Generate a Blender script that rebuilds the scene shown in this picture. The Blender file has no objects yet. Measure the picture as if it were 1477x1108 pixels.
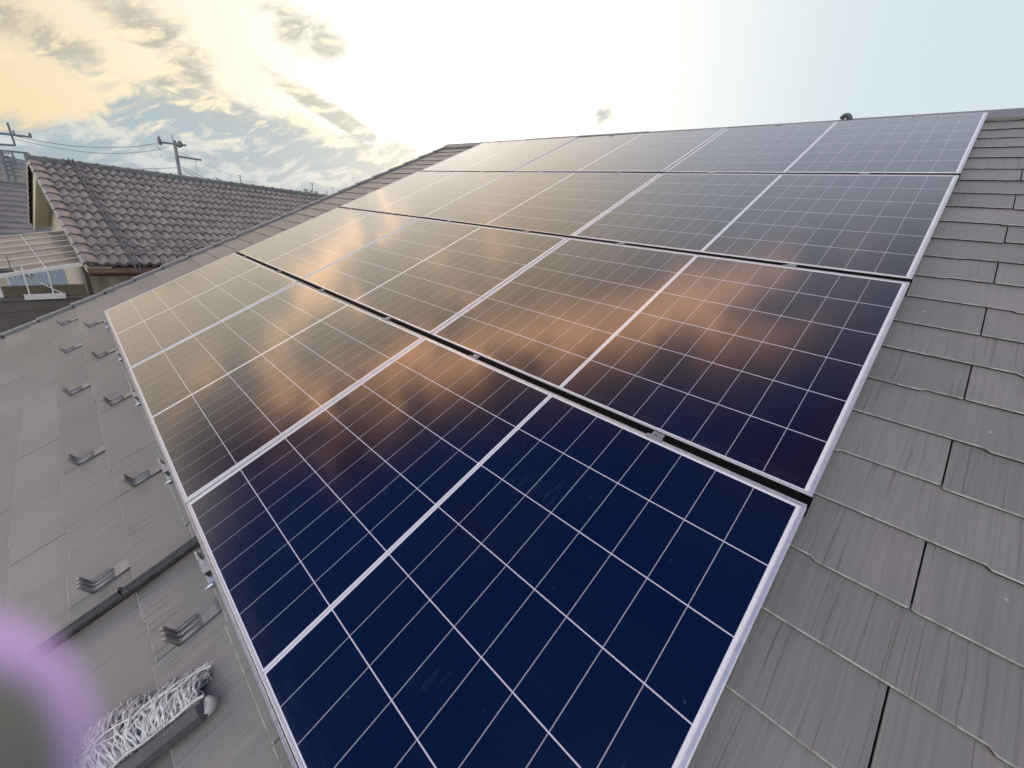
import bpy, bmesh, math, random
from mathutils import Vector, Matrix
from math import sin, cos, pi, radians, sqrt
random.seed(7)
scn = bpy.context.scene
COL = scn.collection

# ------------------------------------------------------------------ frame of reference
PT = radians(26.565)                    # pitch of the slate roof (5 in 10)
Z0 = 6.9                                # height of the panel plane's origin above the ground
ROOF = Matrix.Translation((0, 0, Z0)) @ Matrix.Rotation(PT, 4, 'X')   # panel coordinates -> world
H = 0.085                               # panel glass above slates

# ------------------------------------------------------------------ camera
cam = bpy.data.cameras.new('camera')
cam.sensor_fit = 'HORIZONTAL'; cam.sensor_width = 36.0
cam.lens = 585.06 / 1477 * 36
cam.clip_start = 0.001; cam.clip_end = 6000
cam.dof.use_dof = True; cam.dof.focus_distance = 2.4
cam.dof.aperture_fstop = 14.26 / 2.3
camo = bpy.data.objects.new('camera', cam); COL.objects.link(camo)
CR = Vector((0.71385968, 0.69160953, 0.10991185)); CD = Vector((0.32801709, -0.19155996, -0.92504571)); CF = Vector((-0.61871572, 0.6964058, -0.36360668))
CP = Vector((-0.00963457, -0.15827068, 1.11390571 + Z0))
CAMM = Matrix(((CR.x, -CD.x, -CF.x, CP.x), (CR.y, -CD.y, -CF.y, CP.y), (CR.z, -CD.z, -CF.z, CP.z), (0, 0, 0, 1)))
camo.matrix_world = CAMM
scn.camera = camo

# ------------------------------------------------------------------ exposure, sun, sky
vs = scn.view_settings
vs.view_transform = 'Standard'; vs.look = 'None'; vs.exposure = 0.0; vs.gamma = 1.0; vs.use_curve_mapping = False
SUN_D = Vector((-0.768, 0.590, 0.236)).normalized()
SUN_EL = math.asin(SUN_D.z)
sun = bpy.data.lights.new('sun', 'SUN'); sun.energy = 1.2; sun.angle = radians(10); sun.color = (1, .86, .66)
suno = bpy.data.objects.new('sun', sun); COL.objects.link(suno)
suno.rotation_euler = SUN_D.to_track_quat('Z', 'Y').to_euler(); suno.location = (0, 0, 60)

class NT:
    """tiny node-tree helper"""
    def __init__(s, tree):
        s.t = tree; s.n = tree.nodes; s.l = tree.links
    def new(s, kind, **kw):
        n = s.n.new(kind)
        for k, v in kw.items(): setattr(n, k, v)
        return n
    def put(s, sock, v):
        if isinstance(v, bpy.types.NodeSocket): s.l.new(v, sock)
        elif v is not None:
            if sock.type == 'RGBA' and len(v) == 3: v = (*v, 1)
            sock.default_value = v
    def m(s, op, a, b=None, c=None):
        n = s.new('ShaderNodeMath', operation=op)
        for i, v in enumerate((a, b, c)):
            if v is not None: s.put(n.inputs[i], v)
        return n.outputs[0]
    def vm(s, op, a, b=None):
        n = s.new('ShaderNodeVectorMath', operation=op)
        s.put(n.inputs[0], a)
        if b is not None: s.put(n.inputs[1], b)
        return n.outputs['Value'] if op in ('DOT_PRODUCT', 'LENGTH') else n.outputs[0]
    def mix(s, f, a, b, mode='MIX'):
        n = s.new('ShaderNodeMix', data_type='RGBA', blend_type=mode)
        s.put(n.inputs[0], f); s.put(n.inputs[6], a); s.put(n.inputs[7], b)
        return n.outputs[2]
    def ss(s, v, lo, hi, a=0., b=1.):
        n = s.new('ShaderNodeMapRange', interpolation_type='SMOOTHSTEP')
        s.put(n.inputs[0], v)
        for i, q in enumerate((lo, hi, a, b)): n.inputs[i + 1].default_value = q
        return n.outputs[0]
    def sep(s, v):
        n = s.new('ShaderNodeSeparateXYZ'); s.put(n.inputs[0], v); return n.outputs
    def comb(s, x, y, z=0.):
        n = s.new('ShaderNodeCombineXYZ')
        for i, v in enumerate((x, y, z)): s.put(n.inputs[i], v)
        return n.outputs[0]
    def noise(s, vec, scale, detail=4., rough=.5, dist=0.):
        n = s.new('ShaderNodeTexNoise')
        if vec is not None: s.put(n.inputs['Vector'], vec)
        n.inputs['Scale'].default_value = scale; n.inputs['Detail'].default_value = detail
        n.inputs['Roughness'].default_value = rough; n.inputs['Distortion'].default_value = dist
        return n.outputs[0]
    def scale(s, col, f):
        n = s.new('ShaderNodeVectorMath', operation='SCALE'); s.put(n.inputs[0], col); s.put(n.inputs[3], f); return n.outputs[0]
    def add(s, a, b): return s.vm('ADD', a, b)

def build_world():
    w = bpy.data.worlds.new('World'); scn.world = w; w.use_nodes = True
    t = NT(w.node_tree); t.n.clear()
    out = t.new('ShaderNodeOutputWorld'); bg = t.new('ShaderNodeBackground')
    t.l.new(bg.outputs[0], out.inputs[0])
    D = t.new('ShaderNodeTexCoord').outputs['Generated']
    D = t.vm('NORMALIZE', D)
    sky = t.new('ShaderNodeTexSky', sky_type='NISHITA', sun_disc=False)
    sky.sun_elevation = SUN_EL; sky.sun_rotation = math.atan2(SUN_D.x, SUN_D.y); sky.air_density = 1.2; sky.dust_density = 2.5
    x, y, z = t.sep(D)
    fw = Vector((-0.6642, 0.7476, 0)); rt = Vector((0.7476, 0.6642, 0))
    a = t.m('MULTIPLY', t.m('ARCTAN2', t.vm('DOT_PRODUCT', D, tuple(rt)), t.vm('DOT_PRODUCT', D, tuple(fw))), 57.2958)   # azimuth from the roof diagonal
    e = t.m('MULTIPLY', t.m('ARCSINE', z), 57.2958)                                                                  # elevation
    zc = t.m('MAXIMUM', z, .06)
    px = t.m('DIVIDE', x, zc); py = t.m('DIVIDE', y, zc)                                                           # high cloud deck
    soft = t.m('MULTIPLY', t.m('SUBTRACT', t.noise(D, 2.2, 5., .6), .5), 26.)
    ew = t.m('ADD', e, soft); aw = t.m('ADD', a, t.m('MULTIPLY', soft, 1.3))
    # clear part of the evening sky, plus added fill brightness out of view
    warm = t.ss(a, -12., -52.)
    cool = t.mix(t.ss(a, 4., 36.), (.86, .87, .85), (.66, .76, .81))
    ahead = t.mix(t.ss(e, 0., 30.), t.mix(warm, cool, (.88, .70, .44)), t.mix(warm, cool, (.80, .77, .65)))
    ahead = t.mix(t.ss(e, 21., 36.), ahead, t.mix(t.ss(a, 22., -24.), (.60, .66, .77), (.96, .77, .55)))
    ahead = t.mix(t.m('MULTIPLY', t.ss(a, -50., -68.), t.ss(e, 12., 25.)), ahead, (.24, .18, .18))
    ahead = t.mix(t.m('MULTIPLY', t.ss(a, -50., -60.), t.ss(e, 22., 12.)), ahead, (.86, .70, .56))
    s = t.m('ADD', t.m('MULTIPLY', px, -.51), t.m('MULTIPLY', py, .86))
    wob = t.noise(t.comb(px, py, 3.1), 1.1, 3.)
    s = t.m('ADD', s, t.m('MULTIPLY', t.m('SUBTRACT', wob, .5), .5))
    deep = t.ss(s, .30, 1.02)
    veil = t.m('MULTIPLY', t.m('SUBTRACT', t.noise(t.comb(px, py, 6.6), 2.6, 4., .6, .4), .5), 1.5)
    zen = t.mix(t.ss(t.m('ADD', s, veil), .08, .72), (.002, .072, .36), (.13, .055, .10))
    back = t.mix(t.ss(e, 5., 62.), (1.95, 1.84, 1.74), (1.2, 1.22, 1.27))  # unseen sky behind the camera, brightened to fill the roof
    behind = t.ss(t.vm('DOT_PRODUCT', D, (.60, -.67, .1)), .27, .74)
    zen = t.mix(behind, zen, back)
    col = t.mix(deep, zen, ahead)
    left_fill = t.m('MULTIPLY', t.ss(aw, -68., -92.), t.ss(ew, 34., 16.))  # bright patch added out of view at left to lift the slates
    low = t.ss(ew, 38., 18.)
    col = t.mix(t.m('MULTIPLY', low, t.m('SUBTRACT', 1., behind)), col, ahead)
    col = t.mix(left_fill, col, (2.3, 2.1, 2.05))
    # orange-lit edge of the high deck
    bell = t.m('POWER', 2.718, t.m('MULTIPLY', t.m('POWER', t.m('DIVIDE', t.m('SUBTRACT', s, .70), .13), 2.), -1.))
    tex = t.ss(t.noise(t.comb(t.m('MULTIPLY', px, 1.), t.m('MULTIPLY', py, 1.), 9.3), 4.4, 4., .55, .5), .36, .62)
    fade = t.m('MULTIPLY', t.ss(px, -.04, -.34), t.ss(px, -2.6, -1.0))
    org = t.m('MULTIPLY', t.m('MULTIPLY', bell, tex), fade)
    col = t.add(col, t.scale((2.5, 1.16, .50), org))
    streak = t.ss(t.noise(t.vm('MULTIPLY', t.comb(a, e, 2.), (.055, .10, 1.)), 1.5, 4., .6, .6), .46, .70)
    og2 = t.m('MULTIPLY', streak, t.m('MULTIPLY', t.m('MULTIPLY', t.ss(a, -12., -34.), t.ss(a, -74., -60.)), t.m('MULTIPLY', t.ss(e, 15.5, 20.), t.ss(e, 44., 36.))))
    col = t.add(col, t.scale((1.5, .74, .26), og2))
    # glow round the sun behind thin cloud
    ds = t.vm('DOT_PRODUCT', D, tuple(SUN_D))
    g1 = t.m('POWER', t.m('MAXIMUM', ds, 0.), 120.)
    g2 = t.m('POWER', t.m('MAXIMUM', ds, 0.), 10.)
    glow = t.add(t.scale((1., .96, .88), t.m('MULTIPLY', g1, 1.3)), t.scale((1., .87, .70), t.m('MULTIPLY', g2, .36)))
    # low clouds in front: blobs of cover broken up by streaked noise
    ang = radians(-24)
    sa = t.m('ADD', t.m('MULTIPLY', a, cos(ang)), t.m('MULTIPLY', e, -sin(ang)))
    se = t.m('ADD', t.m('MULTIPLY', a, sin(ang)), t.m('MULTIPLY', e, cos(ang)))
    cv = t.comb(t.m('MULTIPLY', sa, .085), t.m('MULTIPLY', se, .21), 1.7)
    n1 = t.noise(cv, 2.3, 8., .62, .6)
    cv2 = t.comb(t.m('MULTIPLY', t.m('ADD', sa, .8), .085), t.m('MULTIPLY', t.m('ADD', se, .7), .21), 1.7)
    n2 = t.noise(cv2, 2.3, 8., .62, .6)
    blobs = [(-47, 9.8, 8, 2.2, -20, 1.05), (-40, 12.6, 6.5, 2.0, -20, .95), (-26.0, 15.4, 5.6, 2.3, -8, 1.0), (-36.5, 9.9, 4.2, 1.4, -28, .95),
             (-33.5, 7.4, 9, 1.3, -12, 1.1), (-23.5, 8.8, 7.2, 1.15, -22, 1.5), (-18.5, 7.3, 4., .9, -18, .8), (7, 13.0, 1.8, 1.1, 35, 1.1),
             (-14.5, 6.2, 4.5, 1.2, -8, .8)]
    cov = None
    for (ba, be, wa, we, rot, st) in blobs:
        r = radians(rot)
        da = t.m('SUBTRACT', a, ba); de = t.m('SUBTRACT', e, be)
        u = t.m('DIVIDE', t.m('ADD', t.m('MULTIPLY', da, cos(r)), t.m('MULTIPLY', de, sin(r))), wa)
        v = t.m('DIVIDE', t.m('SUBTRACT', t.m('MULTIPLY', de, cos(r)), t.m('MULTIPLY', da, sin(r))), we)
        q = t.m('MULTIPLY', t.m('POWER', 2.718, t.m('MULTIPLY', t.m('ADD', t.m('MULTIPLY', u, u), t.m('MULTIPLY', v, v)), -1.)), st)
        cov = q if cov is None else t.m('MAXIMUM', cov, q)
    etop = t.ss(a, -40., -47., 7.9, 3.4)
    bank = t.m('MULTIPLY', t.ss(t.m('SUBTRACT', e, etop), 2.6, -3.2), 1.45)
    cov = t.m('MAXIMUM', cov, bank)
    dens = t.m('ADD', cov, t.m('MULTIPLY', t.m('SUBTRACT', n1, .5), 2.4))
    alpha = t.m('MULTIPLY', t.ss(dens, .30, .95), t.ss(e, 24., 17.))
    lit = t.m('ADD', t.m('MULTIPLY', t.m('SUBTRACT', n1, n2), 3.4), .34)
    lit = t.ss(lit, .15, .85)
    shade = t.mix(t.ss(e, 5., 11.), (.36, .47, .545), t.mix(warm, (.42, .47, .48), (.52, .47, .37)))
    light = t.mix(t.ss(e, 2., 8.), (.60, .665, .69), t.mix(warm, (.93, .88, .74), (1.0, .83, .54)))
    cc = t.mix(lit, shade, light)
    thick = t.m('SUBTRACT', 1., t.m('MULTIPLY', g1, .18))
    vis = t.add(col, glow)
    vis = t.mix(t.m('MULTIPLY', alpha, t.m('MULTIPLY', thick, .97)), vis, t.add(cc, t.scale(glow, .10)))
    vis = t.add(vis, t.scale(sky.outputs[0], .006))
    vis = t.mix(t.ss(z, -.02, -.12), vis, (.16, .16, .15))
    t.l.new(vis, bg.inputs[0]); bg.inputs[1].default_value = 1.0
build_world()

# ------------------------------------------------------------------ helpers
def tag(o, label=None, cat=None, group=None, kind=None):
    if label: o['label'] = label
    if cat: o['category'] = cat
    if group: o['group'] = group
    if kind: o['kind'] = kind
    return o
def empty(name, mat=None, label=None, cat=None, group=None):
    o = bpy.data.objects.new(name, None); COL.objects.link(o); o.empty_display_size = .1
    if mat is not None: o.matrix_world = mat
    return tag(o, label, cat, group)
def copy_tree(o, parent=None):
    c = o.copy(); COL.objects.link(c)
    if parent is not None: c.parent = parent
    for ch in list(o.children): copy_tree(ch, c)
    return c

class MB:
    """collects shapes, then links them as one mesh object"""
    def __init__(s): s.v = []; s.f = []; s.mi = []; s.tone = []; s.sm = []
    def poly(s, pts, mi=0, tone=0., smooth=False):
        b = len(s.v); s.v += [tuple(p) for p in pts]; s.f.append(tuple(range(b, b + len(pts)))); s.mi.append(mi); s.tone.append(tone); s.sm.append(smooth)
    def grid(s, rows, mi=0, tone=0., smooth=True, close=False):
        b = len(s.v); n = len(rows[0])
        for r in rows: s.v += [tuple(p) for p in r]
        for i in range(len(rows) - 1):
            for j in range(n if close else n - 1):
                k = (j + 1) % n
                s.f.append((b + i * n + j, b + i * n + k, b + (i + 1) * n + k, b + (i + 1) * n + j)); s.mi.append(mi); s.tone.append(tone); s.sm.append(smooth)
    def box(s, x0, x1, y0, y1, z0, z1, mi=0, tone=0., bev=0.):
        if bev > 0:
            def ring(z, i): return [(x0 + i, y0 + i, z), (x1 - i, y0 + i, z), (x1 - i, y1 - i, z), (x0 + i, y1 - i, z)]
            rs = [ring(z0, bev), ring(z0 + bev, 0), ring(z1 - bev, 0), ring(z1, bev)]
            s.grid(rs, mi, tone, False, True); s.poly(list(reversed(rs[0])), mi, tone); s.poly(rs[3], mi, tone); return
        p = [(x0, y0, z0), (x1, y0, z0), (x1, y1, z0), (x0, y1, z0), (x0, y0, z1), (x1, y0, z1), (x1, y1, z1), (x0, y1, z1)]
        for q in ((3, 2, 1, 0), (4, 5, 6, 7), (0, 1, 5, 4), (1, 2, 6, 5), (2, 3, 7, 6), (3, 0, 4, 7)): s.poly([p[i] for i in q], mi, tone)
    def hexa(s, p, mi=0, tone=0.):
        for q in ((3, 2, 1, 0), (4, 5, 6, 7), (0, 1, 5, 4), (1, 2, 6, 5), (2, 3, 7, 6), (3, 0, 4, 7)): s.poly([p[i] for i in q], mi, tone)
    def beam(s, a, b, w, h=None, up=(0, 0, 1), mi=0):
        a = Vector(a); b = Vector(b); h = h or w; d = (b - a).normalized(); u = Vector(up)
        r = d.cross(u)
        if r.length < 1e-4: r = d.cross(Vector((1, 0, 0)))
        r.normalize(); u = r.cross(d)
        c = [r * (i * w / 2) + u * (j * h / 2) for i, j in ((-1, -1), (1, -1), (1, 1), (-1, 1))]
        s.hexa([a + q for q in c] + [b + q for q in c], mi)
    def tube(s, pts, rad, n=8, mi=0, cap=True, tone=0.):
        pts = [Vector(p) for p in pts]; rows = []
        rad = rad if isinstance(rad, (list, tuple)) else [rad] * len(pts)
        pr = None
        for i, p in enumerate(pts):
            d = (pts[min(i + 1, len(pts) - 1)] - pts[max(i - 1, 0)])
            d = d.normalized() if d.length > 1e-9 else Vector((0, 0, 1))
            if pr is None:
                pr = d.cross(Vector((0, 0, 1)))
                if pr.length < .1: pr = d.cross(Vector((1, 0, 0)))
            r = (pr - d * pr.dot(d)); r.normalize(); pr = r; u = d.cross(r)
            rows.append([p + (r * cos(2 * pi * k / n) + u * sin(2 * pi * k / n)) * rad[i] for k in range(n)])
        s.grid(rows, mi, tone, True, True)
        if cap: s.poly(list(reversed(rows[0])), mi, tone); s.poly(rows[-1], mi, tone)
    def build(s, name, mats, parent=None, mat=None):
        me = bpy.data.meshes.new(name); me.from_pydata(s.v, [], s.f)
        for m in (mats if isinstance(mats, (list, tuple)) else [mats]): me.materials.append(m)
        me.polygons.foreach_set('material_index', s.mi); me.polygons.foreach_set('use_smooth', s.sm)
        at = me.attributes.new('tone', 'FLOAT', 'FACE'); at.data.foreach_set('value', s.tone)
        me.update()
        o = bpy.data.objects.new(name, me); COL.objects.link(o)
        if parent is not None: o.parent = parent
        if mat is not None: o.matrix_world = mat
        return o

# ------------------------------------------------------------------ materials
def mat(name):
    m = bpy.data.materials.new(name); m.use_nodes = True
    t = NT(m.node_tree); b = t.n['Principled BSDF']
    return m, t, b
def simple(name, col, rough=.5, metal=0., var=.12, scale=8., bump=0., spec=.5):
    m, t, b = mat(name)
    oc = t.new('ShaderNodeTexCoord').outputs['Object']
    n = t.noise(oc, scale, 5.)
    c = t.mix(t.ss(n, .3, .7), tuple(v * (1 - var) for v in col), tuple(min(1, v * (1 + var)) for v in col))
    t.put(b.inputs['Base Color'], c); b.inputs['Metallic'].default_value = metal
    t.put(b.inputs['Roughness'], t.ss(t.noise(oc, scale * 2.3, 3.), .2, .8, max(.04, rough - .08), min(1, rough + .08)))
    b.inputs['Specular IOR Level'].default_value = spec
    if bump:
        bn = t.new('ShaderNodeBump'); bn.inputs['Strength'].default_value = bump; bn.inputs['Distance'].default_value = .01
        t.put(bn.inputs['Height'], t.noise(oc, scale * 6, 4.)); t.l.new(bn.outputs[0], b.inputs['Normal'])
    return m

def slate_material(edge=False):
    m, t, b = mat('slate_edge' if edge else 'slate')
    oc = t.new('ShaderNodeTexCoord').outputs['Object']
    at = t.new('ShaderNodeAttribute'); at.attribute_name = 'tone'; tone = at.outputs['Fac']
    x, y, z = t.sep(oc)
    wav = t.m('MULTIPLY', t.noise(t.comb(t.m('MULTIPLY', x, 5.), t.m('MULTIPLY', y, 6.), tone), 1., 2.), .012)
    xx = t.m('ADD', t.m('ADD', x, wav), t.m('MULTIPLY', tone, 37.))
    grain = t.noise(t.comb(t.m('MULTIPLY', xx, 120.), t.m('MULTIPLY', y, 3.2), tone), 1., 3., .6)
    fine = t.noise(t.comb(t.m('MULTIPLY', xx, 300.), t.m('MULTIPLY', y, 9.), tone), 1., 2.)
    where = t.ss(t.noise(t.comb(t.m('MULTIPLY', xx, 3.4), t.m('MULTIPLY', y, 1.2), t.m('MULTIPLY', tone, 9.)), 1., 2.), .40, .62)
    deep = t.m('MULTIPLY', t.ss(t.noise(t.comb(t.m('MULTIPLY', xx, 150.), t.m('MULTIPLY', y, 1.6), 5.), 1., 1., .4), .62, .70), where)
    blot = t.noise(oc, 2.3, 5.)
    base = t.mix(tone, (.234, .231, .212), (.284, .278, .257))
    base = t.mix(t.ss(blot, .3, .75), t.mix(1., base, (.90, .92, .90), 'MULTIPLY'), t.mix(1., base, (1.08, 1.05, 1.07), 'MULTIPLY'))
    base = t.mix(t.ss(grain, .30, .72), t.scale(base, .90), t.scale(base, 1.05))
    base = t.scale(base, t.m('SUBTRACT', 1., t.m('MULTIPLY', deep, .30)))
    spk = t.new('ShaderNodeTexVoronoi', feature='F1'); t.put(spk.inputs['Vector'], oc); spk.inputs['Scale'].default_value = 13.
    spot = t.m('MULTIPLY', t.ss(spk.outputs['Distance'], .075, .03), t.ss(t.sep(spk.outputs['Color'])[0], .80, .83))
    base = t.mix(spot, base, (.48, .48, .46))
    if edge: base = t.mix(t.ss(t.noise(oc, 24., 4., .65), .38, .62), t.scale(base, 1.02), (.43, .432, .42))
    t.put(b.inputs['Base Color'], base)
    t.put(b.inputs['Roughness'], t.ss(grain, .2, .8, .38, .54))
    b.inputs['Specular IOR Level'].default_value = .6
    bn = t.new('ShaderNodeBump'); bn.inputs['Strength'].default_value = .42; bn.inputs['Distance'].default_value = .004
    hgt = t.m('SUBTRACT', t.m('ADD', t.m('MULTIPLY', grain, .55), t.m('MULTIPLY', fine, .35)), t.m('MULTIPLY', deep, .8))
    hgt = t.m('ADD', hgt, t.m('MULTIPLY', t.noise(oc, 190., 2.), .25))
    t.put(bn.inputs['Height'], hgt); t.l.new(bn.outputs[0], b.inputs['Normal'])
    return m

UA, VA, HM = .8315, .58685, .0079       # half extents of the cell field, half width of the centre gap
CU, CV = (UA - HM) / 8, 2 * VA / 6
def cell_material():
    m, t, b = mat('solar_cells')
    oc = t.new('ShaderNodeTexCoord').outputs['Object']
    rnd = t.new('ShaderNodeObjectInfo').outputs['Random']
    x, y, z = t.sep(oc)
    ax = t.m('ABSOLUTE', x); ay = t.m('ABSOLUTE', y)
    u = t.m('DIVIDE', t.m('SUBTRACT', ax, HM), CU)
    v = t.m('DIVIDE', t.m('ADD', y, VA), CV)
    du = t.m('MULTIPLY', t.m('ABSOLUTE', t.m('SUBTRACT', u, t.m('ROUND', u))), CU)
    dv = t.m('MULTIPLY', t.m('ABSOLUTE', t.m('SUBTRACT', v, t.m('ROUND', v))), CV)
    lu = t.m('LESS_THAN', du, .0011); lv = t.m('LESS_THAN', dv, .0015)
    mid = t.m('LESS_THAN', ax, HM); ou = t.m('GREATER_THAN', ax, UA - .0008); ov = t.m('GREATER_THAN', ay, VA - .0008)
    cellnum = t.m('FLOOR', u); rown = t.m('FLOOR', v)
    wn = t.new('ShaderNodeTexWhiteNoise', noise_dimensions='3D'); t.put(wn.inputs['Vector'], t.comb(t.m('ADD', cellnum, t.m('MULTIPLY', t.m('SIGN', x), 20.)), rown, t.m('MULTIPLY', rnd, 91.)))
    cb = t.mix(wn.outputs['Value'], (.0010, .0026, .0135), (.0026, .0032, .0170))
    # busbars along the long side of the panel
    bb = t.m('MULTIPLY', v, 10.); dbb = t.m('MULTIPLY', t.m('ABSOLUTE', t.m('SUBTRACT', t.m('SUBTRACT', bb, .5), t.m('ROUND', t.m('SUBTRACT', bb, .5)))), CV / 10)
    cb = t.mix(t.m('MULTIPLY', t.m('LESS_THAN', dbb, .00022), .05), cb, (.22, .22, .26))
    line = t.m('MAXIMUM', t.m('MULTIPLY', lu, .58), lv)
    c = t.mix(line, cb, (.70, .70, .77))
    c = t.mix(t.m('MAXIMUM', t.m('MAXIMUM', mid, ou), ov), c, (.88, .91, .92))
    c = t.mix(t.m('LESS_THAN', ax, .0032), c, (.56, .60, .62))
    # dried smears and dust on the glass
    off = t.comb(t.m('MULTIPLY', rnd, 53.), t.m('MULTIPLY', rnd, 17.), 0.)
    op = t.add(oc, off)
    sm = t.m('MULTIPLY', t.ss(t.noise(op, 3.1, 2.), .66, .78), t.ss(t.noise(t.vm('MULTIPLY', op, (60., 16., 1.)), 1., 4., .7), .50, .75))
    dust = t.ss(t.noise(op, 1.3, 6., .65), .35, .85)
    veil = t.m('ADD', t.m('MULTIPLY', sm, .10), t.m('MULTIPLY', dust, .006))
    low = t.m('MULTIPLY', t.ss(y, -VA + .07, -VA - .01), t.ss(t.noise(t.vm('MULTIPLY', op, (9., 40., 1.)), 1., 4.), .3, .8))
    spots = t.new('ShaderNodeTexVoronoi', feature='F1'); t.put(spots.inputs['Vector'], op); spots.inputs['Scale'].default_value = 26.
    sp = t.m('MULTIPLY', t.ss(spots.outputs['Distance'], .12, .05), t.ss(t.sep(spots.outputs['Color'])[0], .86, .9))
    veil = t.m('ADD', veil, t.m('ADD', t.m('MULTIPLY', low, .03), t.m('MULTIPLY', sp, .05)))
    c = t.mix(veil, c, (.62, .64, .66))
    t.put(b.inputs['Base Color'], c)
    b.inputs['Roughness'].default_value = .13
    b.inputs['IOR'].default_value = 1.5
    b.inputs['Coat Weight'].default_value = 1.0; b.inputs['Coat IOR'].default_value = 1.5
    t.put(b.inputs['Coat Roughness'], t.m('ADD', t.m('MULTIPLY', dust, .05), .055))
    bn = t.new('ShaderNodeBump'); bn.inputs['Strength'].default_value = .05; bn.inputs['Distance'].default_value = .001
    t.put(bn.inputs['Height'], t.noise(op, 240., 2.)); t.l.new(bn.outputs[0], b.inputs['Coat Normal'])
    return m

M = {}
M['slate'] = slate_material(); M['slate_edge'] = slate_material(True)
M['cells'] = cell_material()
M['under'] = simple('felt_and_edge_shade', (.035, .035, .036), .9)
M['alu'] = simple('anodised_aluminium', (.72, .73, .74), .36, .55, .05, 20.)
M['alu_dull'] = simple('mill_aluminium', (.50, .51, .52), .42, .8, .12, 30.)
M['white'] = simple('white_paint', (.78, .78, .76), .45, 0, .04)
M['black'] = simple('black_rail', (.004, .004, .004), .7, 0, .2, spec=.06)
M['rubber'] = simple('black_polyethylene', (.035, .035, .038), .32, 0, .3, 40.)
M['guard'] = simple('painted_steel_guard', (.27, .26, .255), .30, .45, .15, 30., .05)
M['zinc'] = simple('zinc_bolt', (.55, .60, .68), .25, .9, .15, 60.)
M['trim'] = simple('galvalume_trim', (.27, .28, .285), .5, .1, .10, 6., .03)
M['soffit'] = simple('dark_gap', (.02, .02, .022), .8)
M['cream'] = simple('cream_siding', (.50, .46, .37), .7, 0, .08, 5., .1)
M['cream_pale'] = simple('pale_cream_board', (.60, .58, .48), .6, 0, .06, 4.)
M['siding'] = simple('grey_siding', (.155, .145, .13), .7, 0, .10, 7., .1)
M['brown'] = simple('brown_fascia', (.20, .115, .085), .5, 0, .12, 9.)
M['tile'] = simple('grey_brown_roof_tile', (.300, .266, .240), .42, 0, .22, 5., .06)
M['tile_dark'] = simple('dark_ridge_tile', (.15, .16, .155), .5, 0, .22, 9., .08)
M['metalroof'] = simple('grey_batten_roof', (.19, .20, .21), .45, .1, .14, 3.)
M['poly'] = simple('smoked_polycarbonate', (.20, .183, .165), .25, 0, .16, 2.5)
_m = M['poly']; _t = NT(_m.node_tree); _b = _t.n['Principled BSDF']; _tr = _t.new('ShaderNodeBsdfTranslucent'); _tr.inputs[0].default_value = (.5, .46, .40, 1)
_mx = _t.new('ShaderNodeMixShader'); _mx.inputs[0].default_value = .15; _o = [n for n in _t.n if n.type == 'OUTPUT_MATERIAL'][0]
_t.l.new(_b.outputs[0], _mx.inputs[1]); _t.l.new(_tr.outputs[0], _mx.inputs[2]); _t.l.new(_mx.outputs[0], _o.inputs[0])
M['steel'] = simple('galvanised_steel', (.17, .19, .22), .5, .35, .12, 12.)
M['concrete'] = simple('concrete_pole', (.24, .26, .30), .75, 0, .12, 3., .1)
M['wire'] = simple('cable_black', (.05, .055, .06), .6)
M['strap'] = simple('blue_grey_strap', (.10, .115, .13), .5, 0, .2)
M['mop'] = simple('cotton_yarn', (.80, .82, .79), .95, 0, .16, 70., .5, spec=.1)
M['mop2'] = simple('cotton_yarn_grey', (.58, .61, .60), .95, 0, .2, 70., .5, spec=.1)  # greyer yarn for the under layer of strings
M['plastic'] = simple('dark_grey_plastic', (.062, .066, .075), .38, 0, .15, 30., .03)
M['rib'] = simple('pale_plastic_end', (.45, .46, .44), .5)
M['blue'] = simple('pale_blue_panel', (.66, .80, .93), .35, 0, .05)
M['glass'] = simple('window_glass', (.05, .06, .07), .08, 0, .1)
_m = M['blue']; _t = NT(_m.node_tree); _b = _t.n['Principled BSDF']; _tr = _t.new('ShaderNodeBsdfTranslucent'); _tr.inputs[0].default_value = (.62, .80, .97, 1)
_mx = _t.new('ShaderNodeMixShader'); _mx.inputs[0].default_value = .75; _o = [n for n in _t.n if n.type == 'OUTPUT_MATERIAL'][0]
_t.l.new(_b.outputs[0], _mx.inputs[1]); _t.l.new(_tr.outputs[0], _mx.inputs[2]); _t.l.new(_mx.outputs[0], _o.inputs[0])
M['ground'] = simple('ground_mix', (.12, .125, .11), .9, 0, .35, .08)
M['asphalt'] = simple('asphalt', (.05, .05, .052), .9, 0, .2, 3.)
M['hill'] = simple('far_hill', (.16, .21, .23), 1., 0, .12, .004)  # blue-grey puts the distance haze into the colour
M['far'] = simple('far_wall', (.34, .38, .40), .8, 0, .1, .3)
M['copper'] = simple('brown_downpipe', (.10, .07, .055), .45)

# ------------------------------------------------------------------ ground, hills
g = MB(); g.poly([(-3000, -3000, 0), (3000, -3000, 0), (3000, 3000, 0), (-3000, 3000, 0)]); tag(g.build('ground', M['ground']), kind='structure')
g = MB(); g.poly([(-8.15, -60, .004), (-6.9, -60, .004), (-6.9, 60, .004), (-8.15, 60, .004)]); tag(g.build('path', M['asphalt']), kind='structure')
hb = MB(); rows = []
for i in range(121):
    an = radians(95 + i * .95)
    hh = 12 + 26 * abs(sin(i * .23)) * abs(sin(i * .071 + .6)) + 5 * sin(i * 1.1) + random.random() * 4
    d0, d1 = 2000, 2300
    rows.append([(cos(an) * d0, sin(an) * d0, -1), (cos(an) * (d0 + 120), sin(an) * (d0 + 120), max(2, hh)), (cos(an) * d1, sin(an) * d1, -1)])
hb.grid(rows); tag(hb.build('hills', M['hill']), kind='structure')

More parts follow.
